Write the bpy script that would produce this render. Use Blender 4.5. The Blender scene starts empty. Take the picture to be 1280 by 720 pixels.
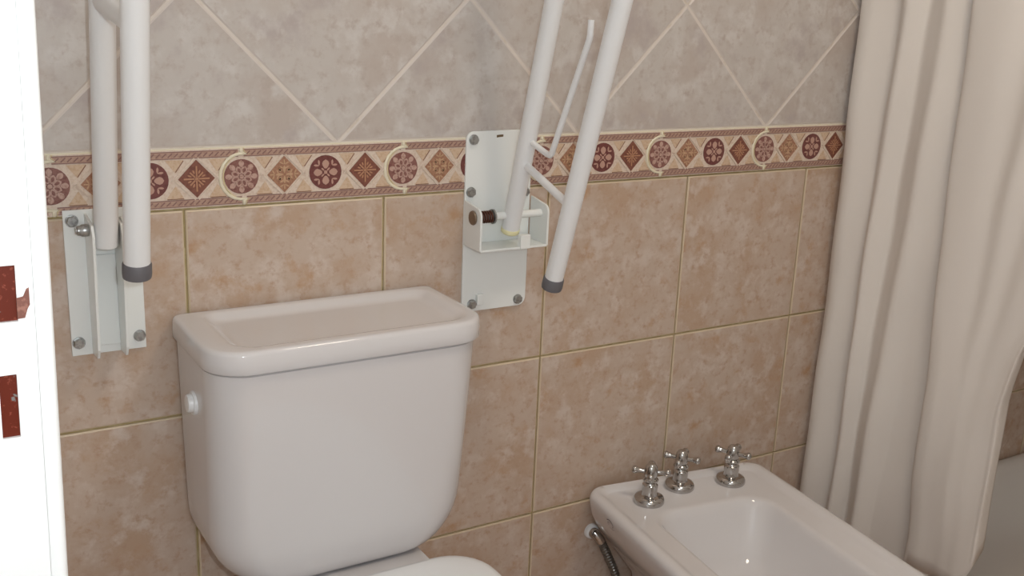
import bpy, bmesh, math, random
from mathutils import Vector, Matrix
random.seed(7)
PI = math.pi
S = bpy.context.scene
COL = S.collection

# ------------------------------------------------------------------ camera
CAM = Vector((-0.5934, -1.4468, 1.2822))
YAW, PITCH, ROLL, FPX = 0.5574, 0.2717, 0.0432, 1330.29
fw = Vector((math.sin(YAW)*math.cos(PITCH), math.cos(YAW)*math.cos(PITCH), -math.sin(PITCH)))
rt = Vector((math.cos(YAW), -math.sin(YAW), 0))
up = rt.cross(fw)
r2 = math.cos(ROLL)*rt + math.sin(ROLL)*up
u2 = -math.sin(ROLL)*rt + math.cos(ROLL)*up
cd = bpy.data.cameras.new('camera')
cam = bpy.data.objects.new('camera', cd); COL.objects.link(cam)
cd.sensor_width = 36; cd.sensor_fit = 'HORIZONTAL'; cd.lens = FPX*36/1280; cd.clip_start = 0.01
cam.matrix_world = Matrix(((r2.x, u2.x, -fw.x, CAM.x), (r2.y, u2.y, -fw.y, CAM.y), (r2.z, u2.z, -fw.z, CAM.z), (0, 0, 0, 1)))
S.camera = cam

# ------------------------------------------------------------------ world, lights, exposure
w = bpy.data.worlds.new('world'); S.world = w; w.use_nodes = True
w.node_tree.nodes['Background'].inputs[0].default_value = (1.0, 0.93, 0.86, 1)
w.node_tree.nodes['Background'].inputs[1].default_value = 0.35
S.view_settings.view_transform = 'Standard'; S.view_settings.look = 'None'
S.view_settings.gamma = 1; S.view_settings.use_curve_mapping = False
S.view_settings.exposure = 0.085
def light(name, kind, loc, energy, color, size):
    l = bpy.data.lights.new(name, kind); l.energy = energy; l.color = color
    if kind == 'POINT': l.shadow_soft_size = size
    if kind == 'AREA': l.shape = 'DISK'; l.size = size
    o = bpy.data.objects.new(name, l); COL.objects.link(o); o.location = loc
    return o
# the photographer's flash, beside and above the lens
light('camera_flash', 'POINT', CAM + r2*0.050 + u2*0.035 + fw*0.02, 12.8, (0.90, 0.98, 1.04), 0.011)
# the bathroom's ceiling lamp
light('ceiling_lamp_light', 'AREA', (0.45, -0.95, 2.36), 7.2, (1.0, 0.86, 0.70), 0.34)

# ------------------------------------------------------------------ materials
def lin(c):
    f = lambda v: v/12.92 if v <= 0.04045 else ((v+0.055)/1.055)**2.4
    return tuple(f(x/255) for x in c)
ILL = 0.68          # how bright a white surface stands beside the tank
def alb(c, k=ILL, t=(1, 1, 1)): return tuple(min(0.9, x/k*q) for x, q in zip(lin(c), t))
MATS = {}
def mat(name, col, rough=0.4, metal=0.0, spec=0.5, noise=None, bump=None, coat=0.0):
    """noise = list of (scale, detail, other colour, from, to) layers mixed over the base"""
    m = bpy.data.materials.new(name); m.use_nodes = True
    nt = m.node_tree; b = nt.nodes['Principled BSDF']
    b.inputs['Base Color'].default_value = (*col, 1); b.inputs['Roughness'].default_value = rough
    b.inputs['Metallic'].default_value = metal; b.inputs['Specular IOR Level'].default_value = spec
    b.inputs['Coat Weight'].default_value = coat
    if noise or bump:
        g = nt.nodes.new('ShaderNodeNewGeometry'); oi = nt.nodes.new('ShaderNodeObjectInfo')
        mu = nt.nodes.new('ShaderNodeVectorMath'); mu.operation = 'SCALE'
        cx = nt.nodes.new('ShaderNodeCombineXYZ')
        nt.links.new(oi.outputs['Random'], cx.inputs[0]); nt.links.new(oi.outputs['Random'], cx.inputs[2])
        nt.links.new(cx.outputs[0], mu.inputs[0]); mu.inputs['Scale'].default_value = 37.0
        ad = nt.nodes.new('ShaderNodeVectorMath'); ad.operation = 'ADD'
        nt.links.new(g.outputs['Position'], ad.inputs[0]); nt.links.new(mu.outputs[0], ad.inputs[1])
        vec = ad.outputs[0]
    if noise:
        prev = None
        for sc, det, other, a, z in noise:
            n = nt.nodes.new('ShaderNodeTexNoise'); n.inputs['Scale'].default_value = sc
            n.inputs['Detail'].default_value = det; n.inputs['Roughness'].default_value = 0.62
            nt.links.new(vec, n.inputs['Vector'])
            r = nt.nodes.new('ShaderNodeMapRange'); r.inputs[1].default_value = a; r.inputs[2].default_value = z
            r.interpolation_type = 'SMOOTHSTEP'
            nt.links.new(n.outputs[0], r.inputs[0])
            x = nt.nodes.new('ShaderNodeMix'); x.data_type = 'RGBA'
            nt.links.new(r.outputs[0], x.inputs['Factor'])
            if prev is None: x.inputs[6].default_value = (*col, 1)
            else: nt.links.new(prev, x.inputs[6])
            x.inputs[7].default_value = (*other, 1); prev = x.outputs[2]
            vadd = nt.nodes.new('ShaderNodeVectorMath'); vadd.operation = 'ADD'
            vadd.inputs[1].default_value = (3.1, 7.7, 1.9); nt.links.new(vec, vadd.inputs[0]); vec = vadd.outputs[0]
        nt.links.new(prev, b.inputs['Base Color'])
    if bump:
        n = nt.nodes.new('ShaderNodeTexNoise'); n.inputs['Scale'].default_value = bump[0]
        n.inputs['Detail'].default_value = 4; nt.links.new(g.outputs['Position'], n.inputs['Vector'])
        bp = nt.nodes.new('ShaderNodeBump'); bp.inputs['Strength'].default_value = bump[1]
        bp.inputs['Distance'].default_value = bump[2]
        nt.links.new(n.outputs[0], bp.inputs['Height']); nt.links.new(bp.outputs[0], b.inputs['Normal'])
    MATS[name] = m
    return m

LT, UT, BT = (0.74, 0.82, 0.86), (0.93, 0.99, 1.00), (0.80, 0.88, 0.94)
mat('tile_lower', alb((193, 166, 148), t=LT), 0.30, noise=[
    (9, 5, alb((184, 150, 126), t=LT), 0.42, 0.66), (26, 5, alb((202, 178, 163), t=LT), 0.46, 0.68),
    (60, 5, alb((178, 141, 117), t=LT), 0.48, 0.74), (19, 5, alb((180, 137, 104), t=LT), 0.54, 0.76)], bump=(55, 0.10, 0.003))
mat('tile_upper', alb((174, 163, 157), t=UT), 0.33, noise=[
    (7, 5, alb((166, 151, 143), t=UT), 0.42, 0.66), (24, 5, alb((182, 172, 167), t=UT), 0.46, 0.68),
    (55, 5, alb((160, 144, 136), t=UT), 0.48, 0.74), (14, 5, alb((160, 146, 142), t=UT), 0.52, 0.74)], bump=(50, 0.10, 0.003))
mat('tile_lower_edge', alb((204, 178, 150), t=LT), 0.35)
mat('tile_upper_edge', alb((180, 172, 166)), 0.4)
mat('grout_ochre', alb((176, 150, 104), t=LT), 0.85, noise=[(60, 3, alb((194, 170, 128), t=LT), 0.45, 0.65)])
mat('grout_cream', alb((186, 178, 170)), 0.85, noise=[(40, 3, alb((178, 168, 156)), 0.5, 0.7)])
mat('floor_tile', alb((176, 150, 130)), 0.35, noise=[(9, 4, alb((165, 138, 118)), 0.4, 0.65)])
mat('plaster', alb((225, 222, 215)), 0.8)
mat('ceramic', (0.725, 0.70, 0.70), 0.07, spec=0.55)
mat('seat_plastic', (0.84, 0.85, 0.86), 0.25)
mat('white_enamel', (0.88, 0.90, 0.88), 0.22)
mat('white_enamel_soft', (0.86, 0.86, 0.86), 0.28)
mat('jamb_paint', (0.88, 0.88, 0.86), 0.35)
mat('brown_paint', lin((96, 30, 8)), 0.5, spec=0.25, noise=[(300, 3, lin((130, 62, 44)), 0.60, 0.68), (160, 2, lin((120, 115, 110)), 0.66, 0.70)])
mat('chip_paint', lin((120, 72, 58)), 0.5, noise=[(250, 3, lin((150, 100, 84)), 0.5, 0.65)])
mat('chrome', (0.50, 0.485, 0.47), 0.09, metal=1.0)
mat('steel', (0.50, 0.51, 0.50), 0.35, metal=0.9, noise=[(220, 3, (0.36, 0.36, 0.36), 0.45, 0.6)])
mat('hose_steel', (0.26, 0.265, 0.26), 0.32, metal=1.0)
mat('aged_brass', (0.26, 0.20, 0.15), 0.38, metal=0.85)
mat('spring_rust', (0.10, 0.035, 0.02), 0.45, metal=0.5)
mat('grey_rubber', lin((104, 102, 106)), 0.5)
mat('ring_cream', alb((215, 200, 160)), 0.5)
mat('slot_dark', lin((110, 88, 60)), 0.8)
mat('logo_grey', lin((122, 116, 122)), 0.5)
mat('tub_enamel', (0.80, 0.77, 0.73), 0.3)
m = mat('curtain_cloth', (0.90, 0.85, 0.80), 0.85, spec=0.15, bump=(900, 0.05, 0.001))
nt = m.node_tree; b = nt.nodes['Principled BSDF']
tr = nt.nodes.new('ShaderNodeBsdfTranslucent'); tr.inputs[0].default_value = (0.85, 0.78, 0.70, 1)
mx = nt.nodes.new('ShaderNodeMixShader'); mx.inputs[0].default_value = 0.12
out = nt.nodes['Material Output']
nt.links.new(b.outputs[0], mx.inputs[1]); nt.links.new(tr.outputs[0], mx.inputs[2]); nt.links.new(mx.outputs[0], out.inputs[0])
# border colours
BN = lambda c, d: [(260, 3, alb(d, t=BT), 0.45, 0.65)]
mat('border_cream', alb((208, 184, 165), t=BT), 0.30, noise=BN(0, (198, 170, 149)))
mat('border_peach', alb((198, 166, 138), t=BT), 0.32, noise=BN(0, (188, 152, 122)))
mat('border_edge', alb((204, 180, 138), t=BT), 0.35)
mat('border_moulding', alb((220, 203, 176), t=BT), 0.18)
mat('border_rope', alb((172, 136, 116), t=BT), 0.35, noise=BN(0, (158, 120, 104)))
mat('border_rope_dark', alb((132, 94, 84), t=BT), 0.4)
mat('border_shadow', alb((134, 92, 70), t=BT), 0.4)
mat('rosette_ground', alb((134, 88, 78), t=BT), 0.32, noise=BN(0, (116, 70, 62)))
mat('rosette_relief', alb((184, 146, 130), t=BT), 0.30, noise=BN(0, (160, 120, 104)))
mat('maroon_ground', alb((112, 62, 56), t=BT), 0.32, noise=BN(0, (98, 50, 46)))
mat('maroon_relief', alb((178, 136, 118), t=BT), 0.32)
mat('ochre_ground', alb((160, 114, 88), t=BT), 0.35, noise=BN(0, (144, 98, 74)))
mat('ochre_relief', alb((182, 142, 110), t=BT), 0.32)
mat('russet_ground', alb((124, 74, 58), t=BT), 0.35, noise=BN(0, (108, 62, 50)))
mat('russet_relief', alb((172, 122, 92), t=BT), 0.32)
mat('lamp_glass', (0.9, 0.88, 0.82), 0.3)

# ------------------------------------------------------------------ helpers
def new(name, me, parent=None, kind=None, label=None, cat=None, group=None, at=None):
    o = bpy.data.objects.new(name, me); COL.objects.link(o)
    if parent is not None: o.parent = parent
    if at is not None: o.location = at
    if kind: o['kind'] = kind
    if label: o['label'] = label
    if cat: o['category'] = cat
    if group: o['group'] = group
    return o
def thing(name, loc, label, cat, group=None, rotz=0):
    o = new(name, None, label=label, cat=cat, group=group, at=loc); o.rotation_euler = (0, 0, rotz)
    o.empty_display_size = 0.05
    return o
class MB:
    """collects verts / faces (with material slots) in one coordinate frame"""
    def __init__(s): s.v = []; s.f = []; s.m = []; s.sm = []
    def add(s, vs, fs, mi=0, smooth=False):
        k = len(s.v); s.v += [Vector(p) for p in vs]
        for f in fs: s.f.append([k+i for i in f]); s.m.append(mi); s.sm.append(smooth)
        return s
    def box(s, a, c, mi=0):
        (x0, y0, z0), (x1, y1, z1) = a, c
        vs = [(x, y, z) for x in (x0, x1) for y in (y0, y1) for z in (z0, z1)]
        return s.add(vs, [(0, 1, 3, 2), (4, 6, 7, 5), (0, 4, 5, 1), (2, 3, 7, 6), (0, 2, 6, 4), (1, 5, 7, 3)], mi)
    def loft(s, rings, mi=0, smooth=True, cap0=False, cap1=False, closed=True):
        n = len(rings[0]); vs = [p for r in rings for p in r]; fs = []
        for i in range(len(rings)-1):
            for j in range(n if closed else n-1):
                k = (j+1) % n
                fs.append((i*n+j, i*n+k, (i+1)*n+k, (i+1)*n+j))
        if cap0: fs.append(tuple(range(n))[::-1])
        if cap1: fs.append(tuple((len(rings)-1)*n+j for j in range(n)))
        return s.add(vs, fs, mi, smooth)
    def tube(s, pts, r, n=20, mi=0, cap=True, rfun=None):
        pts = [Vector(p) for p in pts]; rings = []
        t0 = (pts[1]-pts[0]).normalized()
        a = Vector((1, 0, 0)) if abs(t0.x) < 0.8 else Vector((0, 0, 1))
        nrm = (a - t0*a.dot(t0)).normalized()
        for i, p in enumerate(pts):
            if i == 0: t = t0
            elif i == len(pts)-1: t = (pts[i]-pts[i-1]).normalized()
            else: t = ((pts[i]-pts[i-1]).normalized() + (pts[i+1]-pts[i]).normalized()).normalized()
            nrm = (nrm - t*nrm.dot(t)).normalized(); bn = t.cross(nrm)
            rr = rfun(i) if rfun else r
            rings.append([p + (nrm*math.cos(2*PI*k/n) + bn*math.sin(2*PI*k/n))*rr for k in range(n)])
        return s.loft(rings, mi, True, cap, cap)
    def lathe(s, prof, origin, axis, n=24, mi=0, smooth=True):
        """prof = [(radius, height along axis)]"""
        ax = Vector(axis).normalized(); a = Vector((0, 0, 1)) if abs(ax.z) < 0.8 else Vector((1, 0, 0))
        e = (a - ax*a.dot(ax)).normalized(); g = ax.cross(e); o = Vector(origin)
        rings = [[o + ax*h + (e*math.cos(2*PI*k/n) + g*math.sin(2*PI*k/n))*max(r, 1e-5) for k in range(n)] for r, h in prof]
        return s.loft(rings, mi, smooth, True, True)
    def sphere(s, c, r, mi=0, n=14, stretch=(1, 1, 1)):
        rings = []
        for i in range(1, n//2+2):
            th = PI*(i-0.5)/(n//2+1)
            rings.append([(c[0]+r*stretch[0]*math.sin(th)*math.cos(2*PI*k/n), c[1]+r*stretch[1]*math.sin(th)*math.sin(2*PI*k/n), c[2]+r*stretch[2]*math.cos(th)) for k in range(n)])
        return s.loft(rings, mi, True, True, True)
    def build(s, name, mats, parent=None, bevel=0, world=True, sub=0, **kw):
        off = Vector((0, 0, 0)); q = parent if world else None
        while q is not None: off = off + q.location; q = q.parent
        me = bpy.data.meshes.new(name)
        me.from_pydata([tuple(p-off) for p in s.v], [], s.f)
        for mm in (mats if isinstance(mats, (list, tuple)) else [mats]): me.materials.append(MATS[mm])
        me.polygons.foreach_set('material_index', s.m)
        bm = bmesh.new(); bm.from_mesh(me)
        for fc, sm in zip(bm.faces, s.sm): fc.smooth = sm
        bmesh.ops.remove_doubles(bm, verts=bm.verts, dist=1e-6)
        bmesh.ops.recalc_face_normals(bm, faces=bm.faces)
        bm.to_mesh(me); bm.free()
        o = new(name, me, parent, **kw)
        if bevel:
            md = o.modifiers.new('bevel', 'BEVEL'); md.width = bevel; md.segments = 2; md.limit_method = 'ANGLE'
            md.angle_limit = math.radians(40); md.harden_normals = False
        if sub:
            md = o.modifiers.new('sub', 'SUBSURF'); md.levels = sub; md.render_levels = sub
        if any(s.sm) and not sub:
            try: me.set_sharp_from_angle(angle=math.radians(48))
            except Exception: pass
        return o
def rrect(x0, x1, y0, y1, rad, z, n=8):
    """rounded rectangle ring; rad for corners (x1,y1), (x0,y1), (x0,y0), (x1,y0)"""
    pts = []
    for (cx, cy, a0, r) in ((x1, y1, 0, rad[0]), (x0, y1, 90, rad[1]), (x0, y0, 180, rad[2]), (x1, y0, 270, rad[3])):
        sx = -1 if cx == x1 else 1; sy = -1 if cy == y1 else 1
        for i in range(n+1):
            a = math.radians(a0 + 90*i/n)
            pts.append(Vector((cx + sx*r + r*math.cos(a), cy + sy*r + r*math.sin(a), z)))
    return pts

# ------------------------------------------------------------------ wall tiles
def clip(poly, axis, val, keep_less):
    outp = []
    for i in range(len(poly)):
        a, b_ = poly[i], poly[(i+1) % len(poly)]
        ia = (a[axis] <= val) == keep_less or abs(a[axis]-val) < 1e-9
        ib = (b_[axis] <= val) == keep_less or abs(b_[axis]-val) < 1e-9
        if ia: outp.append(a)
        if ia != ib:
            t = (val-a[axis])/(b_[axis]-a[axis])
            outp.append((a[0]+t*(b_[0]-a[0]), a[1]+t*(b_[1]-a[1])))
    return outp
def area(p): return abs(sum(p[i][0]*p[(i+1) % len(p)][1]-p[(i+1) % len(p)][0]*p[i][1] for i in range(len(p))))/2
def inset(poly, d):
    """inset a convex counter-clockwise polygon"""
    n = len(poly); lines = []
    for i in range(n):
        a, b_ = Vector(poly[i]), Vector(poly[(i+1) % n]); t = (b_-a).normalized(); nn = Vector((-t.y, t.x))
        lines.append((a + nn*d, t))
    res = []
    for i in range(n):
        (p, t), (q, s_) = lines[i-1], lines[i]
        den = t.x*s_.y - t.y*s_.x
        if abs(den) < 1e-9: res.append((q.x, q.y)); continue
        k = ((q.x-p.x)*s_.y - (q.y-p.y)*s_.x)/den
        res.append((p.x+t.x*k, p.y+t.y*k))
    return res
def ccw(p): 
    s_ = sum(p[i][0]*p[(i+1) % len(p)][1]-p[(i+1) % len(p)][0]*p[i][1] for i in range(len(p)))
    return p if s_ > 0 else p[::-1]
def clean(p):
    q = []
    for a in p:
        if not q or (abs(a[0]-q[-1][0])+abs(a[1]-q[-1][1])) > 2e-3: q.append(a)
    if len(q) > 2 and abs(q[0][0]-q[-1][0])+abs(q[0][1]-q[-1][1]) < 2e-3: q.pop()
    return q
GROUT = -0.0045      # the grout lies this far behind the tile faces, which stand at y = 0
def wall_tile(parent, poly, mats, gap, to3=lambda a, d, c: (a, d, c)):
    poly = ccw(clean(poly))
    if len(poly) < 3 or area(poly) < 4e-4: return
    base = inset(poly, gap); top = inset(base, 0.0022)
    cx = sum(p[0] for p in base)/len(base); cz = sum(p[1] for p in base)/len(base)
    e = random.uniform(-0.0004, 0.0004); n = len(base)
    tx, tz = random.uniform(-.0016, .0016), random.uniform(-.0016, .0016)
    rings = [[to3(p[0], 0.006, p[1]) for p in base], [to3(p[0], 0.0012, p[1]) for p in base],
             [to3(p[0], e + tx*(p[0]-cx) + tz*(p[1]-cz), p[1]) for p in top]]
    mb = MB(); mb.loft(rings, 1, False)
    k = len(mb.v) - n; mb.f.append([k+i for i in range(n)]); mb.m.append(0); mb.sm.append(False)
    return mb.build('tile', mats, parent)

X0, X1 = -0.518, 1.95          # room, left to right
YF, ZC = -1.75, 2.40           # front wall, ceiling
ZBT, ZBB = 1.0600, 0.9767      # border, top and bottom (tile joints)
wall_back = MB().box((X0-0.12, 0.0045, 0), (X1+0.1, 0.12, 1.03)).box((X0-0.12, 0.0014, 1.03), (X1+0.1, 0.12, ZC), 1).build('wall_back', ['grout_ochre', 'grout_cream'], kind='structure', label='tiled bathroom wall behind the toilet, beige below and greyish diagonal above')
W0, WP = -0.2241, 0.2982
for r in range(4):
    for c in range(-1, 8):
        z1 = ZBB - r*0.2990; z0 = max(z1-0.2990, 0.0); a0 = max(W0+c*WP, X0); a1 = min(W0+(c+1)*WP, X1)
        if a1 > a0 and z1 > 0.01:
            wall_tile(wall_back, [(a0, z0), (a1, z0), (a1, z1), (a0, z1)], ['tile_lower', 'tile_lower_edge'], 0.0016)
DG = 0.30*math.sqrt(2)
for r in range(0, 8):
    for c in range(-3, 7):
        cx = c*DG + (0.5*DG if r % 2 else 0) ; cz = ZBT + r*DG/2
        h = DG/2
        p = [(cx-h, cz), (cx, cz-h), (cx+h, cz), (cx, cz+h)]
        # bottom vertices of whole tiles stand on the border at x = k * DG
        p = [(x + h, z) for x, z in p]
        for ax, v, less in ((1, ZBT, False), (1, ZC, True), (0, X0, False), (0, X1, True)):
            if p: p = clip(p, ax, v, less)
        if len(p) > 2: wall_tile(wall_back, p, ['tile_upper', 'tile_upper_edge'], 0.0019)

# ------------------------------------------------------------------ border tiles
PB, OB = 0.2481, -0.1439
BH = 0.0795; BZ = 0.9787       # height of one border tile, its lower edge
def seam(dx=0):
    """the curved left end of a border tile, bottom to top"""
    pts = [(0.003, 0.0), (0.003, 0.006)]
    for i in range(13):
        a = math.radians(-78 - (204*i/12)); pts.append((0.0005+0.0305*math.cos(a), BH/2+0.0320*math.sin(a)))
    pts += [(0.0, BH-0.005), (0.0, BH)]
    return [(x+dx, z) for x, z in pts]
def plate(mb, poly, y0, y1, mi=0):
    """flat raised piece, polygon in (x, z) between depths y0 (back) and y1 (front)"""
    poly = ccw(poly); n = len(poly)
    mb.add([(x, y0, z) for x, z in poly] + [(x, y1, z) for x, z in poly],
           [tuple(range(n, 2*n))] + [(i, (i+1) % n, n+(i+1) % n, n+i) for i in range(n)], mi)
def bar(mb, a, b_, wd, y0, y1, mi=0):
    a, b_ = Vector(a), Vector(b_); t = (b_-a).normalized(); n_ = Vector((-t.y, t.x))*wd/2
    plate(mb, [tuple(a-n_), tuple(b_-n_), tuple(b_+n_), tuple(a+n_)], y0, y1, mi)
def disc(cx, cz, r, n=28): return [(cx+r*math.cos(2*PI*k/n), cz+r*math.sin(2*PI*k/n)) for k in range(n)]
def petal(cx, cz, ang, r0, r1, wd, n=5):
    pts = []
    ca, sa = math.cos(ang), math.sin(ang)
    prof = [(0, 0.25), (0.25, 0.75), (0.55, 1.0), (0.82, 0.72), (1, 0.0)]
    for sgn, seq in ((1, prof), (-1, prof[::-1][1:])):
        for t, h in seq:
            l = r0+(r1-r0)*t; s_ = sgn*h*wd/2
            pts.append((cx+ca*l-sa*s_, cz+sa*l+ca*s_))
    return pts
CZ = BH/2
def border_meshes():
    M_ = {}
    L, Rr = seam(0), seam(PB)
    b_ = MB(); plate(b_, Rr + L[::-1], 0.006, -0.0008)
    for z0 in (0.0, BH-0.0022): pass
    M_['border_tile'] = (b_, ['border_cream'])
    # rope bands
    rp = MB()
    for zc, x0, x1 in ((BH-0.0068, 0.004, PB-0.004), (0.0068, 0.007, PB+0.000)):
        plate(rp, [(x0, zc-0.0045), (x1, zc-0.0045), (x1, zc+0.0045), (x0, zc+0.0045)], 0, -0.0014, 0)
        bar(rp, (x0, zc+0.0045), (x1, zc+0.0045), 0.0011, 0, -0.0018, 1)
        bar(rp, (x0, zc-0.0045), (x1, zc-0.0045), 0.0011, 0, -0.0018, 1)
        k = int((x1-x0)/0.0078)
        for i in range(k):
            x = x0 + 0.003 + i*(x1-x0-0.004)/k
            bar(rp, (x, zc-0.0026), (x+0.0058, zc+0.0026), 0.0016, -0.001, -0.0019, 1)
    M_['rope_band'] = (rp, ['border_rope', 'border_rope_dark'])
    # yellowish edge lines above and below
    # moulding round the first medallion
    ml = MB(); s0 = seam(0)
    ml.tube([(x, -0.0010, z) for x, z in s0], 0.0025, 8)
    M_['seam_moulding'] = (ml, ['border_moulding'])
    m2 = MB(); m2.tube([(x+0.0046 if i > 1 else x+0.0040, -0.0008, z if 1 < i < 15 else z) for i, (x, z) in enumerate(s0)], 0.0010, 6)
    M_['seam_line'] = (m2, ['border_edge'])
    R_ = 0.0243
    # rosette medallion
    a = MB(); plate(a, disc(0, CZ, R_), 0, -0.0016, 0); plate(a, disc(0, CZ, 0.0030, 12), 0, -0.0030, 1)
    for k in range(8):
        an = 2*PI*k/8 + PI/8
        plate(a, petal(0, CZ, an, 0.0040, 0.0155, 0.0086), 0, -0.0026, 1)
        plate(a, petal(0, CZ, an, 0.0060, 0.0130, 0.0044), 0, -0.0030, 0)
        plate(a, petal(0, CZ, an+PI/8, 0.0128, 0.0230, 0.0078), 0, -0.0024, 1)
        plate(a, petal(0, CZ, an+PI/8, 0.0065, 0.0120, 0.0016), 0, -0.0024, 1)
    M_['rosette_medallion'] = (a, ['rosette_ground', 'rosette_relief'])
    # ochre scroll diamond
    d = MB(); x = PB*0.25; hx, hz = 0.0250, 0.0262
    plate(d, [(x-hx, CZ), (x, CZ-hz), (x+hx, CZ), (x, CZ+hz)], 0, -0.0015, 0)
    for k in range(4):
        an = k*PI/2
        plate(d, petal(x, CZ, an, 0.002, 0.013, 0.0040), 0, -0.0024, 1)
        for sg in (-1, 1):
            for r_, off in ((0.0105, 0.36), (0.0165, 0.22), (0.0085, 0.75)):
                px, pz = x+r_*math.cos(an+sg*off), CZ+r_*math.sin(an+sg*off)
                plate(d, petal(px, pz, an+sg*1.1, -0.003, 0.0038, 0.0022), 0, -0.0022, 1)
        bar(d, (x+0.0145*math.cos(an), CZ+0.0145*math.sin(an)), (x+0.021*math.cos(an), CZ+0.021*math.sin(an)), 0.0016, 0, -0.0022, 1)
    M_['scroll_diamond'] = (d, ['ochre_ground', 'ochre_relief'])
    # maroon medallion with four lobes
    c = MB(); x = PB*0.5
    plate(c, disc(x, CZ, R_+0.0004), 0, -0.0016, 0); plate(c, disc(x, CZ, 0.0026, 10), 0, -0.0024, 1)
    for k in range(4):
        an = k*PI/2
        plate(c, petal(x, CZ, an, 0.0055, 0.0185, 0.0108), 0, -0.0024, 1)
        plate(c, petal(x, CZ, an+PI/4, 0.003, 0.0090, 0.0024), 0, -0.0022, 1)
        for sg in (-1, 1):
            px, pz = x+0.0175*math.cos(an+PI/4+sg*.16), CZ+0.0175*math.sin(an+PI/4+sg*.16)
            plate(c, petal(px, pz, an+PI/4+sg*0.7, -0.004, 0.0040, 0.0030), 0, -0.0022, 1)
    M_['maroon_medallion'] = (c, ['maroon_ground', 'maroon_relief'])
    # russet diamond with an eight-ray star
    e = MB(); x = PB*0.75
    plate(e, [(x-hx, CZ), (x, CZ-hz), (x+hx, CZ), (x, CZ+hz)], 0, -0.0015, 0)
    for k in range(8):
        an = k*PI/4
        ln = 0.0175 if k % 2 == 0 else 0.0125
        bar(e, (x+0.003*math.cos(an), CZ+0.003*math.sin(an)), (x+ln*math.cos(an), CZ+ln*math.sin(an)), 0.0020, 0, -0.0024, 1)
        plate(e, petal(x, CZ, an+PI/8, 0.0075, 0.0130, 0.0024), 0, -0.0021, 1)
    plate(e, disc(x, CZ, 0.0024, 10), 0, -0.0026, 1)
    M_['star_diamond'] = (e, ['russet_ground', 'russet_relief'])
    # peach triangles with their dark strokes, between medallions and diamonds
    t = MB()
    for k in range(4):
        xm = PB*(0.125+0.25*k); dsg = 1 if k % 2 == 0 else -1
        for sg in (-1, 1):
            zt = CZ+sg*0.0262
            plate(t, [(xm-0.0125+dsg*.002, zt), (xm+0.0125+dsg*.001, zt), (xm+dsg*0.0028, CZ+sg*0.0085)], 0, -0.0013, 0)
        bar(t, (xm+dsg*.002-0.011, CZ-0.0266), (xm+dsg*.002+0.011, CZ-0.0266), 0.0012, 0, -0.0016, 1)
        bar(t, (xm+dsg*.002+0.001, CZ+0.010), (xm+dsg*.002+0.012, CZ+0.0255), 0.0013, 0, -0.0016, 1)
    M_['triangle_inlay'] = (t, ['border_peach', 'border_shadow'])
    # pale ribs that cross on either side of each diamond
    x_ = MB()
    for k in (1, 3):
        xc = PB*0.25*k; ex = 0.0305
        for (sa, sb) in ((1, 1), (1, -1), (-1, 1), (-1, -1)):
            bar(x_, (xc+sa*(ex+0.0035), CZ-sb*0.0035), (xc+sa*0.0022, CZ+sb*(hz+0.0022)), 0.0022, 0, -0.0022, 0)
    M_['crossed_rib'] = (x_, ['border_cream'])
    return M_
BM_ = border_meshes(); BME = {}
for k, (mb, mt) in BM_.items():
    me = bpy.data.meshes.new(k); me.from_pydata([tuple(v) for v in mb.v], [], mb.f)
    for q in mt: me.materials.append(MATS[q])
    me.polygons.foreach_set('material_index', mb.m)
    bm = bmesh.new(); bm.from_mesh(me); bmesh.ops.recalc_face_normals(bm, faces=bm.faces); bm.to_mesh(me); bm.free()
    for p in me.polygons: p.use_smooth = k in ('seam_moulding', 'seam_line')
    BME[k] = me
for j in range(-1, 8):
    bt = new('border_tile', BME['border_tile'], wall_back, at=(OB+j*PB, -0.0004, BZ))
    for k in BME:
        if k != 'border_tile': new(k, BME[k], bt)
# the start of the strip at the left corner
e_ = MB(); plate(e_, [(X0, BZ), (OB-2*PB+PB+0.003, BZ)] + [(x+OB-PB, z+BZ) for x, z in seam()[1:]] + [(X0, BZ+BH)], 0.006, -0.0012)
et = e_.build('border_tile', ['border_cream'], wall_back)
new('star_diamond', BME['star_diamond'], et, at=(OB-2*PB, -0.0008, BZ))
rb_ = MB()
for zc in (BZ+BH-0.0068, BZ+0.0068):
    rb_.box((X0, -0.0018, zc-0.0045), (OB-PB-0.004, 0.0, zc+0.0045), 0)
    for i in range(14):
        x = X0+0.003+i*0.0083; bar(rb_, (x, zc-0.0026), (x+0.0058, zc+0.0026), 0.0016, -0.001, -0.0023, 1)
rb_.build('rope_band', ['border_rope', 'border_rope_dark'], et)
ln = MB(); ln.box((X0, -0.0010, BZ+BH-0.0010), (X1, 0.004, BZ+BH+0.0018)); ln.build('border_edge_line', ['border_moulding'], wall_back)

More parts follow.
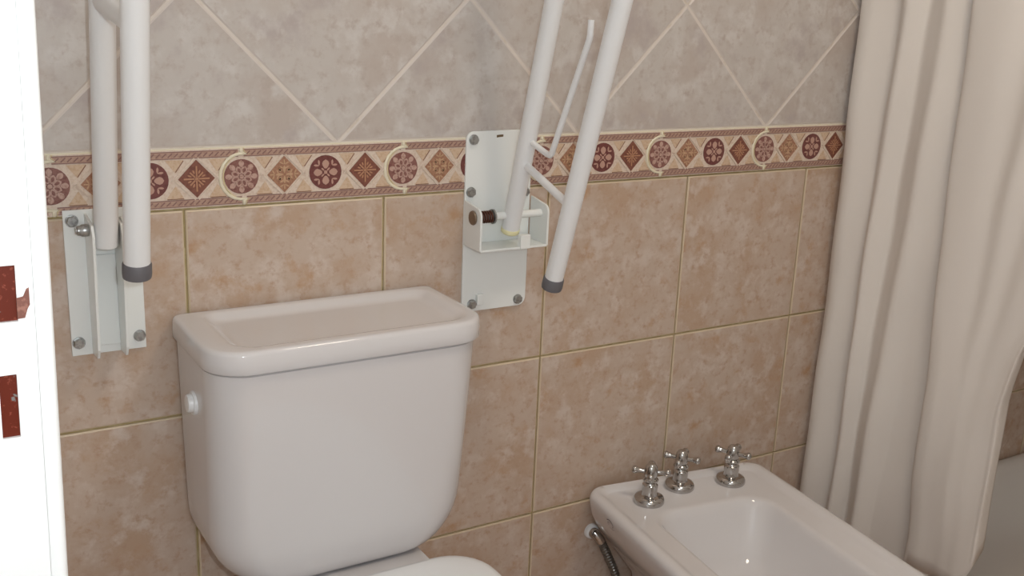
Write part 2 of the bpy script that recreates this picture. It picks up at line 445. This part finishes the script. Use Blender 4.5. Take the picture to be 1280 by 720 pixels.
# ------------------------------------------------------------------ rest of the room shell
MB().box((X0-0.8, YF-0.1, -0.06), (X1+0.1, 0.12, 0)).build('floor', ['floor_tile'], kind='structure', label='beige tiled bathroom floor')
MB().box((X0-0.8, YF-0.1, ZC), (X1+0.1, 0.12, ZC+0.06)).build('ceiling', ['plaster'], kind='structure', label='white plaster ceiling')
wr = MB().box((X1+0.0045, YF, 0), (X1+0.1, 0.0045, ZC)).build('wall_right', ['grout_ochre'], kind='structure', label='tiled wall on the far side of the bathtub')
for r in range(8):
    for c in range(6):
        z1 = min(ZBB + (4-r)*0.2990 + 0.0, ZC); z0 = max(ZBB + (3-r)*0.2990, 0.0)
        a1 = -c*WP; a0 = max(a1-WP, YF)
        if z1 - z0 > 0.02: wall_tile(wr, [(a0, z0), (a1, z0), (a1, z1), (a0, z1)], ['tile_lower' if z0 < 0.9 else 'tile_upper', 'tile_lower_edge'], 0.0016, to3=lambda a, d, c_: (X1+d, a, c_))
MB().box((X0-0.8, YF-0.1, 0), (X1+0.1, YF, ZC)).build('wall_front', ['plaster'], kind='structure', label='plain wall opposite the toilet')
YD = -0.80                      # the far jamb of the doorway in the left wall
wl = MB().box((X0-0.12, YD+0.02, 0), (X0, 0.0045, ZC)).box((X0-0.12, YF, 0), (X0, -1.62, ZC)).box((X0-0.12, -1.62, 2.06), (X0, YD+0.02, ZC))
wl.build('wall_left', ['plaster'], kind='structure', label='left wall with the doorway')

# door frame: jamb face towards the opening, strike mortises, rounded casing edge
door = new('door_1', None, kind='structure', label='white painted door frame with brown strike plate recesses', at=(X0, YD, 0))
TILT = 0.017
def shear(o):
    for v in o.data.vertices: v.co.x += TILT*(v.co.z + o.location.z + (o.parent.location.z if o.parent else 0) - 1.09)
holes = [(-0.5455, -0.5255, 1.0865, 1.1200), (-0.5380, -0.5283, 1.0150, 1.0545)]
xs = [-0.640, -0.5455, -0.5380, -0.5283, -0.5255, -0.5165]
zs = [0.0, 1.0150, 1.0545, 1.0865, 1.1200, 2.06]
jb = MB(); jb.box((-0.640, YD+0.004, 0.001), (-0.5165, YD+0.022, 2.06))
for i in range(5):
    for j in range(5):
        cx, cz = (xs[i]+xs[i+1])/2, (zs[j]+zs[j+1])/2
        if any(h[0] < cx < h[1] and h[2] < cz < h[3] for h in holes): continue
        a = (xs[i], YD, max(zs[j], 0.001)); c = (xs[i+1], YD+0.004, zs[j+1])
        jb.box(a, c)
o = jb.build('jamb', ['jamb_paint'], door); shear(o)
# casing: quarter-round edge towards the room
pr_ = [(-0.51625, YD+0.006), (-0.51625, YD+0.0006), (-0.5159, YD+0.0003)]
for i in range(9):
    a = -PI/2 + PI/2*i/8; pr_.append((-0.5165+0.0055+0.005*math.cos(a), YD+0.0055+0.005*math.sin(a)))
pr_ += [(-0.506, YD+0.07), (-0.51625, YD+0.07)]
cs = MB(); cs.loft([[(x, y, z) for x, y in pr_] for z in (0.001, 1.0, 2.1)], 0, True, True, True)
o = cs.build('casing', ['jamb_paint'], door); shear(o)
for h in holes:
    q = MB(); q.box((h[0], YD+0.0026, h[2]), (h[1], YD+0.0040, h[3])); o = q.build('strike_recess', ['brown_paint'], door, label='brown bare patch of a strike plate'); shear(o)
cp = MB(); plate(cp, [(-0.5258, 1.0880), (-0.5218, 1.0882), (-0.5202, 1.0935), (-0.5188, 1.0960), (-0.5189, 1.1062), (-0.5203, 1.1055), (-0.5222, 1.1012), (-0.5258, 1.1005)], YD+0.001, YD-0.0005)
o = cp.build('paint_chip', ['chip_paint'], door, label='chipped brown paint beside the strike plate'); shear(o)
hd = MB(); hd.box((-0.640, -1.62, 2.04), (-0.5165, YD+0.02, 2.06)); hd.box((-0.640, -1.62, 0.001), (-0.5165, -1.60, 2.04)); hd.build('head_and_near_jamb', ['jamb_paint'], door)

# ------------------------------------------------------------------ toilet
T = thing('toilet', (-0.05, -0.35, 0), 'white ceramic toilet with close-coupled cistern between the two folded grab bars', 'toilet')
def tank_ring(z):
    # z -> plan section, sides taper and the bottom corners round off
    zt, zb, R_ = 0.806, 0.466, 0.085
    t = (zt-z)/(zt-zb)
    xl = -0.2475 + 0.008*t; xr = 0.1450 - 0.007*t
    yf = -0.203 + 0.034*t**1.3
    if z > 0.7985: xl += 0.004; xr -= 0.004; yf += 0.004
    h = z - zb
    if h < R_:
        k = R_ - math.sqrt(max(R_*R_-(R_-h)**2, 0)); k *= 0.86
        xl += k; xr -= k
    if h < 0.02: 
        q = 0.02 - math.sqrt(max(0.02**2-(0.02-h)**2, 0)); yf += q*0.7
    return rrect(xl, xr, yf, -0.012, (0.012, 0.012, 0.055, 0.055), z, 8)
zz = [0.466, 0.4675, 0.470, 0.474, 0.480, 0.488, 0.498, 0.510, 0.525, 0.542, 0.561, 0.60, 0.66, 0.74, 0.7975, 0.7990, 0.806]
tk = MB(); tk.loft([tank_ring(z) for z in zz], 0, True, True, True)
tank = tk.build('tank', ['ceramic'], T, label='white ceramic cistern')
ld = MB()
def lid_ring(d, z, r=0.055): return rrect(-0.252+d, 0.150-d, -0.210+d, -0.006-d, (max(.016-d, .004), max(.016-d, .004), max(r-d, .012), max(r-d, .012)), z, 8)
rg = [lid_ring(0.010, 0.806), lid_ring(0.0012, 0.8025), lid_ring(0.0, 0.8040), lid_ring(0.0, 0.815), lid_ring(0.0006, 0.8270), lid_ring(0.0020, 0.8305), lid_ring(0.0048, 0.8325), lid_ring(0.009, 0.8330)]
def tray(d, z, r): return rrect(-0.214+d, 0.127-d, -0.186+d, -0.026-d, (max(.02-d*.5, .01),)*2 + (max(.034-d*.5, .01),)*2, z, 8)
rg += [tray(-0.006, 0.8328, 0), tray(0.0, 0.8318, 0), tray(0.006, 0.8270, 0), tray(0.013, 0.8235, 0), tray(0.022, 0.8228, 0)]
ld.loft(rg, 0, True, True, True)
ld.build('tank_lid', ['ceramic'], T, label='cistern lid with a shallow tray')
fb = MB(); fb.lathe([(0.0165, -0.006), (0.0165, 0.003), (0.0155, 0.0045), (0.0125, 0.0045)], (-0.2455, -0.098, 0.7335), (-1, 0, 0.03), 24)
fb.lathe([(0.0125, 0), (0.0125, 0.0095), (0.0115, 0.011), (0.006, 0.0115)], (-0.2455, -0.098, 0.7335), (-1, 0, 0.03), 24)
bt = fb.build('flush_button', ['seat_plastic'], tank)
def oval(cx, hw, yb, yf, z, n=40, rb=0.07):
    """toilet plan: squarish back, elliptical front"""
    pts = []
    ym = yb - (yb-yf)*0.50
    for i in range(n+1):
        a = PI + PI*i/n
        pts.append(Vector((cx+hw*math.cos(a), ym+(ym-yf)*math.sin(a), z)))
    for i in range(9):
        a = PI/2*i/8; pts.append(Vector((cx+hw-rb+rb*math.cos(a), yb-rb+rb*math.sin(a), z)))
    for i in range(9):
        a = PI/2+PI/2*i/8; pts.append(Vector((cx-hw+rb+rb*math.cos(a), yb-rb+rb*math.sin(a), z)))
    return pts
cx = -0.055
bw = MB()
bw.loft([oval(cx, 0.115, -0.05, -0.50, 0.001), oval(cx, 0.110, -0.05, -0.49, 0.06), oval(cx, 0.105, -0.05, -0.48, 0.16), oval(cx, 0.120, -0.06, -0.54, 0.25, rb=.08),
         oval(cx, 0.160, -0.10, -0.62, 0.36, rb=.1), oval(cx, 0.180, -0.20, -0.66, 0.42, rb=.12), oval(cx, 0.180, -0.20, -0.66, 0.440, rb=.12), oval(cx, 0.172, -0.21, -0.65, 0.447, rb=.12)], 0, True, True, True)
bw.loft([rrect(cx-0.11, cx+0.113, -0.30, -0.018, (.02, .02, .02, .02), z) for z in (0.30, 0.44)] + [rrect(cx-0.122+d, cx+0.126-d, -0.30, -0.018-d, (.02, .02, .02, .02), z) for z, d in ((0.452, 0), (0.460, 0.001), (0.4645, 0.005))], 0, True, True, True)
bw.build('bowl', ['ceramic'], T)
st = MB(); st.loft([oval(cx, 0.182-d, -0.205-d, -0.665+d, z, rb=.06) for z, d in ((0.447, 0.004), (0.449, 0), (0.459, 0), (0.4615, 0.004))], 0, True, True, True)
st.build('seat_ring', ['seat_plastic'], T)
sl = MB(); sl.loft([oval(cx, 0.187-d, -0.203-d, -0.67+d, z, rb=.065) for z, d in ((0.4615, 0.006), (0.4625, 0.001), (0.466, 0.0), (0.472, 0.001), (0.477, 0.006), (0.479, 0.014), (0.4795, 0.03))], 0, True, True, True)
sl.build('seat_lid', ['seat_plastic'], T, label='closed white seat lid')
for s_ in (-1, 1):
    hg = MB(); hg.lathe([(0.011, -0.018), (0.011, 0.018)], (cx+s_*0.075, -0.222, 0.4655), (1, 0, 0), 16); hg.build('hinge', ['seat_plastic'], T)

# ------------------------------------------------------------------ bidet (turned a little away from the wall)
BA = math.radians(-7.5)
B = thing('bidet', (0.475, -0.014, 0), 'white ceramic bidet with three chrome cross-handle taps beside the shower curtain', 'bidet', rotz=BA)
BWD, BLN, BR = 0.386, 0.585, 0.410
def bring(d, z, rf=0.11, rb=0.028, back=0.0):
    return rrect(d, BWD-d, -(BLN-d), -back, (max(rb-d*.3, .012),)*2 + (max(rf-d*.5, .03),)*2, z, 10)
def basin(d, z, r=0.05, dx=0):
    hw = 0.121-d
    return rrect(0.071+d, 0.313-d+dx, -(0.520-d), -(0.112+d*1.25), (min(max(r-d*.2, .02), hw*.9),)*2 + (min(0.10-d*.4, hw*.9),)*2, z, 10)
bd = MB()
rings = [bring(0.105, 0.001, back=0.05), bring(0.105, 0.03, back=0.05), bring(0.11, 0.16, back=0.04), bring(0.095, 0.24, back=0.02), bring(0.052, 0.300, back=0.004), bring(0.018, 0.347), bring(0.006, 0.370), bring(0.001, 0.390), bring(0.0, 0.399),
         bring(0.002, 0.4055), bring(0.007, 0.4095), bring(0.014, 0.4105), bring(0.021, 0.4090, back=0.012),
         bring(0.028, 0.4040, rb=.03, back=0.016), bring(0.035, 0.4022, rb=.03, back=0.018),
         basin(-0.007, 0.4020), basin(-0.001, 0.4010), basin(0.003, 0.3975), basin(0.007, 0.387), basin(0.020, 0.350), basin(0.036, 0.310), basin(0.060, 0.288), basin(0.085, 0.282)]
bd.loft(rings, 0, True, True, True)
body = bd.build('basin', ['ceramic'], B, world=False)
# small printed mark on the side
lg = MB()
def ring_strip(mb, cy, cz, ra, rb_, th, a0, a1, n=16):
    inn, outr = [], []
    for i in range(n+1):
        a = a0+(a1-a0)*i/n
        outr.append((cy+ra*math.cos(a), cz+rb_*math.sin(a))); inn.append((cy+(ra-th)*math.cos(a), cz+(rb_-th*.8)*math.sin(a)))
    for i in range(n):
        q = [outr[i], outr[i+1], inn[i+1], inn[i]]
        vs = []
        for (y, z) in q:
            # follow the side's slope
            if z > 0.370: d = max(0.006 - (z-0.370)/0.020*0.005, 0.0002)
            else: d = 0.018 - (z-0.347)/0.023*0.012
            vs.append((d-0.0012, y, z))
        mb.add(vs, [(0, 1, 2, 3)])
ring_strip(lg, -0.098, 0.3890, 0.0125, 0.0075, 0.0022, 0.6, 3.9)
ring_strip(lg, -0.096, 0.3880, 0.0060, 0.0036, 0.0018, -1.2, 2.4)
ring_strip(lg, -0.103, 0.3823, 0.0090, 0.0022, 0.0014, 2.6, 6.0)
lg.build('printed_mark', ['logo_grey'], body, world=False, label='faint grey maker mark')
def tap(x, y, ang, h=1.0, k=1.0):
    z0 = 0.4016; KR, KH = 1.36, 1.14
    t = MB(); t.lathe([(r_*KR, h_*KH) for r_, h_ in [(0.0195, 0.0), (0.0205, 0.002), (0.0205, 0.007), (0.0190, 0.0105), (0.0150, 0.0125), (0.0108, 0.014), (0.0098, 0.018), (0.0104, 0.022), (0.0104, 0.031), (0.0088, 0.0325), (0.0080, 0.035), (0.0100, 0.037), (0.0108, 0.040), (0.0092, 0.0425), (0.0070, 0.044)]], (x, y, z0), (0, 0, 1), 28)
    tp = t.build('tap', ['chrome'], B, world=False, label='chrome cross-handle tap')
    hnd = MB(); hz = z0+0.0525*KH
    hnd.lathe([(r_*KR, h_*KR) for r_, h_ in [(0.0066, -0.010), (0.0085, -0.005), (0.0092, 0.0), (0.0085, 0.004), (0.0078, 0.008), (0.0050, 0.0115), (0.0025, 0.0125)]], (x, y, hz), (0, 0, 1), 20)
    for q in range(4):
        a = ang+q*PI/2
        hnd.lathe([(r_*1.25, h_*1.10) for r_, h_ in [(0.0042, 0.004), (0.0034, 0.010), (0.0034, 0.018), (0.0043, 0.023), (0.0054, 0.0255), (0.0056, 0.028), (0.0044, 0.0305), (0.0020, 0.0318)]], (x, y, hz), (math.cos(a), math.sin(a), 0.05), 14)
    hh = hnd.build('cross_handle', ['chrome'], tp, world=False)
tap(0.095, -0.070, -0.58); tap(0.180, -0.038, -0.80); tap(0.286, -0.050, -0.92)

# flexible hose and its wall valve
H = thing('water_hose', (0.505, 0.0, 0.312), 'braided steel water hose with chrome elbow under the bidet', 'hose')
q = MB(); q.lathe([(0.0145, 0.0), (0.0145, 0.006), (0.013, 0.008), (0.0105, 0.009)], (0.505, -0.0005, 0.312), (0, -1, 0), 24)
q.build('wall_flange', ['seat_plastic'], H)
q = MB(); q.lathe([(0.010, 0.0), (0.010, 0.012), (0.0085, 0.014)], (0.505, -0.003, 0.312), (0, -1, 0), 18)
q.tube([(0.505, -0.014, 0.313), (0.507, -0.018, 0.310), (0.511, -0.021, 0.304), (0.515, -0.022, 0.297)], 0.0095, 16)
q.build('elbow', ['chrome'], H)
pts = []
key = [Vector(p) for p in ((0.514, -0.022, 0.300), (0.533, -0.024, 0.262), (0.553, -0.027, 0.215), (0.556, -0.030, 0.165), (0.560, -0.034, 0.115), (0.575, -0.038, 0.085), (0.592, -0.040, 0.11), (0.600, -0.042, 0.16))]
for i in range(len(key)-1):
    p0 = key[max(i-1, 0)]; p1 = key[i]; p2 = key[i+1]; p3 = key[min(i+2, len(key)-1)]
    for k in range(30):
        t = k/30
        pts.append(0.5*((2*p1) + (p2-p0)*t + (2*p0-5*p1+4*p2-p3)*t*t + (3*p1-p0-3*p2+p3)*t**3))
q = MB(); q.tube(pts, 0.0078, 14, rfun=lambda i: 0.0084 if i % 4 < 2 else 0.0064); q.build('hose', ['hose_steel'], H)

# ------------------------------------------------------------------ fold-up grab bars
def hexbolt(parent, x, z, y0, r=0.0074, name='bolt', m_='steel', ang=0.2):
    q = MB()
    q.lathe([(r*1.12, 0), (r*1.12, 0.0012)], (x, y0, z), (0, -1, 0), 20)
    ring = lambda rr, y: [(x+rr*math.cos(ang+k*PI/3), y, z+rr*math.sin(ang+k*PI/3)) for k in range(6)]
    q.loft([ring(r, y0-0.001), ring(r, y0-0.0055), ring(r*0.86, y0-0.0068)], 0, False, True, True)
    q.build(name, [m_], parent)
def arc_rail(xp, a0, a1, b0, b1, length):
    """U-shaped rail in the plane x = xp: up along a, round the bend, down along b. points (y, z)"""
    a0, a1, b0, b1 = map(Vector, (a0, a1, b0, b1))
    da = (a1-a0).normalized(); db = (b1-b0).normalized()
    A = a0 + da*length; Bp = b0 + db*(length - (a0-b0).dot(-da)*-1 if False else length + (a0-b0).dot(da))
    mid = (A+Bp)/2; rad = (A-Bp).length/2; dd = (da+db).normalized()
    pts = [a0, a0.lerp(A, .33), a0.lerp(A, .66), A]
    side = (Bp-A).normalized()
    for i in range(1, 14):
        t = PI*i/14; pts.append(mid - side*rad*math.cos(t) + dd*rad*math.sin(t))
    pts += [Bp, Bp.lerp(b0, .33), Bp.lerp(b0, .66), b0]
    return [(xp, p.x, p.y) for p in pts]
# --- the one with the narrow channel plate (left of the toilet)
G = thing('fold_up_grab_bar', (-0.332, 0, 0.79), 'raised white grab bar on narrow channel wall plate near the door frame', 'grab bar', 'fold-up grab bars beside the toilet')
q = MB(); q.box((-0.380, -0.0045, 0.7885), (-0.284, -0.0005, 0.9865)); q.build('wall_plate', ['white_enamel'], G, bevel=0.0008)
for xf in (-0.3525, -0.3165):
    q = MB()
    q.add([(xf+s_*0.0018, y, z) for s_ in (-1, 1) for (y, z) in ((-0.0042, 0.982), (-0.0042, 0.7895), (-0.036, 0.7915), (-0.044, 0.805), (-0.056, 0.960), (-0.050, 0.974))],
          [(0, 1, 2, 3, 4, 5), (11, 10, 9, 8, 7, 6)] + [(i, (i+1) % 6, 6+(i+1) % 6, 6+i) for i in range(6)])
    q.build('channel_flange', ['white_enamel'], G, bevel=0.0007)
q = MB(); q.box((-0.3507, -0.0075, 0.80), (-0.3183, -0.0046, 0.925)); q.build('channel_web', ['white_enamel'], G, bevel=0.0007)
hexbolt(G, -0.3695, 0.9725, -0.0045); hexbolt(G, -0.3710, 0.8065, -0.0045, ang=.4); hexbolt(G, -0.2925, 0.8065, -0.0045, ang=.1); hexbolt(G, -0.2925, 0.9725, -0.0045)
q = MB(); q.lathe([(0.0045, -0.036), (0.0045, 0.03), (0.008, 0.030), (0.008, 0.034)], (-0.3345, -0.034, 0.9655), (1, 0, 0), 16)
q.build('pivot_pin', ['steel'], G)
q = MB(); q.lathe([(0.0075, 0.0), (0.0082, 0.002), (0.0082, 0.008), (0.0068, 0.010), (0.0064, 0.0135), (0.0045, 0.0145)], (-0.3545, -0.034, 0.9655), (-1, 0, 0), 14)
q.build('pivot_nut', ['steel'], G)
q = MB(); q.lathe([(0.0150, 0), (0.0150, 0.002)], (-0.3147, -0.034, 0.9655), (1, 0, 0), 24); q.build('washer', ['white_enamel'], G)
LA0, LA1, LB0, LB1 = (-0.037, 0.945), (-0.103, 1.252), (-0.212, 0.958), (-0.270, 1.2565)
rail = MB().tube(arc_rail(-0.3345, LA0, LA1, LB0, LB1, 0.62), 0.0150, 24).build('rail', ['white_enamel_soft'], G)
bx = Vector((LB0[0]-LB1[0], LB0[1]-LB1[1])).normalized()
def cap_at(parent, xp, b0, d, r):
    q = MB(); ax = (0, d.x, d.y)
    q.lathe([(r*1.02, -0.006), (r*1.10, -0.004), (r*1.12, 0.008), (r*1.08, 0.0125), (r*0.8, 0.0140)], (xp, b0[0], b0[1]), ax, 24)
    q.build('end_cap', ['grey_rubber'], parent, label='grey rubber end cap')
cap_at(G, -0.3345, LB0, bx, 0.0150)
q = MB(); q.tube([(-0.3345, -0.100, 1.252), (-0.3345, -0.14, 1.247), (-0.3345, -0.20, 1.240), (-0.3345, -0.262, 1.233)], 0.0125, 20); q.build('brace', ['white_enamel_soft'], G)
# --- the one with the broad rounded plate (between toilet and bidet)
G = thing('fold_up_grab_bar', (0.272, 0, 0.78), 'raised white grab bar on broad rounded plate with spring pivot between toilet and bidet', 'grab bar', 'fold-up grab bars beside the toilet')
q = MB(); pl = [(p.x, p.y) for p in rrect(0.211, 0.332, 0.7775, 1.0705, (0.014,)*4, 0, 6)]
plate(q, pl, -0.0005, -0.0050); q.f.append(list(range(len(pl)))); q.m.append(0); q.sm.append(False)
q.build('wall_plate', ['white_enamel'], G, bevel=0.0008)
for i, (x, z) in enumerate(((0.2235, 1.0575), (0.3195, 1.0575), (0.2210, 0.9750), (0.3215, 0.9700), (0.2290, 0.7900), (0.3165, 0.7890))):
    hexbolt(G, x, z, -0.0050, 0.0074, ang=0.3*i)
# U-shaped bracket: two ears and a floor
q = MB()
xl, xr = 0.2125, 0.3355
for xe in (xl, xr):
    prof = [(-0.0052, 0.8905), (-0.0575, 0.8905), (-0.0575, 0.944)]
    for i in range(7):
        a = -PI + (PI/2)*i/6 * -1
        prof.append((-0.0575+0.013-0.013*math.cos(PI/2*i/6), 0.944+0.013*math.sin(PI/2*i/6)))
    prof += [(-0.0052, 0.963)]
    n = len(prof)
    q.add([(xe+s_*0.0019, y, z) for s_ in (-1, 1) for y, z in prof], [tuple(range(n)), tuple(range(2*n-1, n-1, -1))] + [(i, (i+1) % n, n+(i+1) % n, n+i) for i in range(n)])
q.box((xl, -0.0575, 0.8887), (xr, -0.0052, 0.8925))
q.build('bracket', ['white_enamel'], G, bevel=0.0009)
PY, PZ = -0.036, 0.9405
q = MB(); q.lathe([(0.0062, 0.0), (0.0062, xr-xl+0.002)], (xl, PY, PZ), (1, 0, 0), 18); q.build('pivot_pin', ['white_enamel'], G)
q = MB(); q.lathe([(0.0108, 0.0), (0.0115, 0.0015), (0.0108, 0.0035), (0.006, 0.005)], (xl-0.002, PY, PZ), (-1, 0, 0), 22); q.build('pin_head', ['aged_brass'], G)
q = MB(); sp = []
for i in range(121):
    a = 2*PI*6*i/120; sp.append((xl+0.004+0.026*i/120, PY+0.0082*math.cos(a), PZ+0.0082*math.sin(a)))
q.tube(sp, 0.0018, 8); q.build('spring', ['spring_rust'], G, label='dark rusty coil spring')
q = MB(); q.lathe([(0.0118, 0), (0.0118, 0.003), (0.0100, 0.0035)], (xl+0.0305, PY, PZ), (1, 0, 0), 22); q.build('washer', ['steel'], G)
RA0, RA1, RB0, RB1 = (-0.0335, 0.918), (-0.1270, 1.273), (-0.1625, 0.864), (-0.2880, 1.277)
XP = 0.280
MB().tube(arc_rail(XP, RA0, RA1, RB0, RB1, 0.62), 0.0142, 24).build('rail', ['white_enamel_soft'], G)
dA = Vector((RA0[0]-RA1[0], RA0[1]-RA1[1])).normalized()
dB = Vector((RB0[0]-RB1[0], RB0[1]-RB1[1])).normalized()
cap_at(G, XP, RB0, dB, 0.0145)
q = MB(); q.lathe([(0.0146, -0.001), (0.0150, 0.0), (0.0150, 0.0055), (0.0130, 0.0075)], (XP, RA0[0], RA0[1]), (0, dA.x, dA.y), 24); q.build('end_ring', ['ring_cream'], G)
q = MB(); q.box((0.284, -0.060, 0.889), (0.302, -0.050, 0.9115)); q.build('stop_block', ['white_enamel'], G, bevel=0.0008)
q = MB(); q.tube([(XP, -0.074, 1.024), (XP, -0.11, 1.0125), (XP, -0.15, 0.9995), (XP, -0.193, 0.9855)], 0.0062, 16); q.build('brace', ['white_enamel_soft'], G)
q = MB(); rod = [(-0.087, 1.0615), (-0.110, 1.0555), (-0.130, 1.0505), (-0.1365, 1.0500), (-0.1410, 1.0545), (-0.160, 1.096), (-0.185, 1.150), (-0.213, 1.210), (-0.2190, 1.223), (-0.2205, 1.230), (-0.2208, 1.249)]
q.tube([(XP, y, z) for y, z in rod], 0.0046, 14); q.build('support_rod', ['white_enamel_soft'], G)
q = MB(); q.box((0.236, -0.0125, 0.7885), (0.2475, -0.0052, 0.8065)); q.build('plate_clip', ['white_enamel'], G, bevel=0.0012)
q = MB(); plate(q, [(0.265, 1.0595), (0.269, 1.0600), (0.277, 1.0605), (0.277, 1.0640), (0.273, 1.0640), (0.265, 1.0635)], -0.0045, -0.0052); q.build('plate_slot', ['slot_dark'], G)

# ------------------------------------------------------------------ bathtub
TX0 = 1.085
tb = MB()
def tubr(d, z, r=0.05, dd=0.0): return rrect(TX0+d, X1-0.004-d+dd, -1.60+d, -0.002-d+dd, (r,)*4, z, 6)
tb.loft([tubr(0.004, 0.001, .012), tubr(0.004, 0.17, .012), tubr(0.0, 0.178, .014), tubr(0.0, 0.196, .014), tubr(0.004, 0.2005, .014), tubr(0.010, 0.2015, .014),
         tubr(0.012, 0.2015, .07), tubr(0.022, 0.199, .08), tubr(0.030, 0.188, .08), tubr(0.045, 0.12, .09), tubr(0.07, 0.07, .1), tubr(0.11, 0.052, .1), tubr(0.16, 0.050, .1)], 0, True, True, True)
tb.build('bathtub', ['tub_enamel'], label='low white bathtub behind the shower curtain', cat='bathtub')

# ------------------------------------------------------------------ shower curtain
ZT = 1.960
def sect(z):
    """cross-section of the curtain at height z, from the wall outwards: list of (x, y)"""
    k = min(max((z-0.30)/1.0, 0), 1.6)
    g = 0.78 + 0.22*min(k, 1.0)                    # folds draw together towards the hem
    xo = 1.050
    ye = -0.440 - 0.03*max(0, min((z-0.60)/0.18, 1)) - 0.14*max(0, min((z-0.72)/0.6, 1))
    pts = [(xo+0.022, -0.010), (xo+0.006, -0.012), (xo-0.006, -0.022), (xo-0.008, -0.045*g), (xo+0.004, -0.072*g), (xo+0.011, -0.090*g),
           (xo+0.009, -0.100*g), (xo-0.004, -0.112*g), (xo-0.010, -0.126*g), (xo+0.004, -0.146*g), (xo+0.012, -0.158*g), (xo+0.000, -0.185*g), (xo-0.010, -0.210*g),
           (xo+0.006, -0.236*g-0.004), (xo+0.014, -0.262*g-.006)]
    yb = -0.262 - 0.018*max(0, min((1.0-z)/0.35, 1)) - 0.014*max(0, min((0.46-z)/0.1, 1))
    pts += [(xo+0.024, yb-0.030), (xo+0.014, yb-0.020), (xo-0.004, yb-0.002), (xo-0.014, yb-0.006), (xo-0.018, yb-0.025)]
    span = ye - (yb-0.025)
    amp = 0.05 + 0.95*max(0, min((z-0.66)/0.65, 1))
    for t, dx in ((0.16, -0.012), (0.30, 0.002), (0.42, -0.012), (0.55, 0.006), (0.68, -0.008), (0.82, 0.0), (0.93, -0.006), (1.0, 0.004)):
        pts.append((xo-0.016*(1-amp) + dx*amp - 0.004*amp, yb-0.025+span*t))
    pts += [(xo+0.016, ye+0.006)]
    return pts
def catmull(P, k=5):
    res = []
    for i in range(len(P)-1):
        p0 = P[max(i-1, 0)]; p1 = P[i]; p2 = P[i+1]; p3 = P[min(i+2, len(P)-1)]
        for j in range(k):
            t = j/k
            res.append(tuple(0.5*(2*p1[c] + (p2[c]-p0[c])*t + (2*p0[c]-5*p1[c]+4*p2[c]-p3[c])*t*t + (3*p1[c]-p0[c]-3*p2[c]+p3[c])*t**3) for c in (0, 1)))
    res.append(P[-1]); return res
NZ = 56; cu = MB(); rows = []
for i in range(NZ+1):
    t = i/NZ; base = catmull(sect(0.29+(ZT-0.29)*t)); n = len(base); row = []
    for j, (x, y) in enumerate(base):
        s_ = j/(n-1)
        zb = 0.205 if s_ < 0.55 else 0.205 + 0.055*min((s_-0.55)/0.1, 1)
        if s_ > 0.86: zb += 0.085*((s_-0.86)/0.14)
        z = zb + (ZT-zb)*t
        wob = 0.0022*math.sin(9*z+17*s_) + 0.0014*math.sin(23*z-31*s_)
        row.append((x + wob, y + 0.003*math.sin(5*z+12*s_)*(1 if 0.05 < s_ else 0), z))
    rows.append(row)
cu.loft(rows, 0, True, False, False, closed=False)
c = cu.build('shower_curtain', ['curtain_cloth'], label='cream fabric shower curtain hanging in folds beside the bidet', cat='curtain')
md = c.modifiers.new('cloth', 'SOLIDIFY'); md.thickness = 0.0012; md.offset = 0
rodt = thing('curtain_rod', (1.05, 0, 2.0), 'white shower curtain rod fixed to the tiled wall', 'curtain rod')
MB().tube([(1.05, -0.001, 2.0), (1.05, -0.8, 2.0), (1.05, -1.74, 2.0)], 0.0125, 18).build('rod', ['white_enamel'], rodt)
for k in range(7):
    q = MB(); y = -0.05-0.09*k
    q.tube([(1.05+0.021*math.cos(a), y, 1.995+0.021*math.sin(a)) for a in [2*PI*i/20 for i in range(21)]], 0.002, 8, cap=False); q.build('ring', ['seat_plastic'], rodt)

# ------------------------------------------------------------------ ceiling lamp
L_ = thing('ceiling_lamp', (0.45, -0.95, ZC), 'round white ceiling lamp above the bathroom floor', 'lamp')
MB().lathe([(0.20, 0.0), (0.20, 0.018), (0.19, 0.022)], (0.45, -0.95, ZC), (0, 0, -1), 32).build('lamp_base', ['white_enamel'], L_)
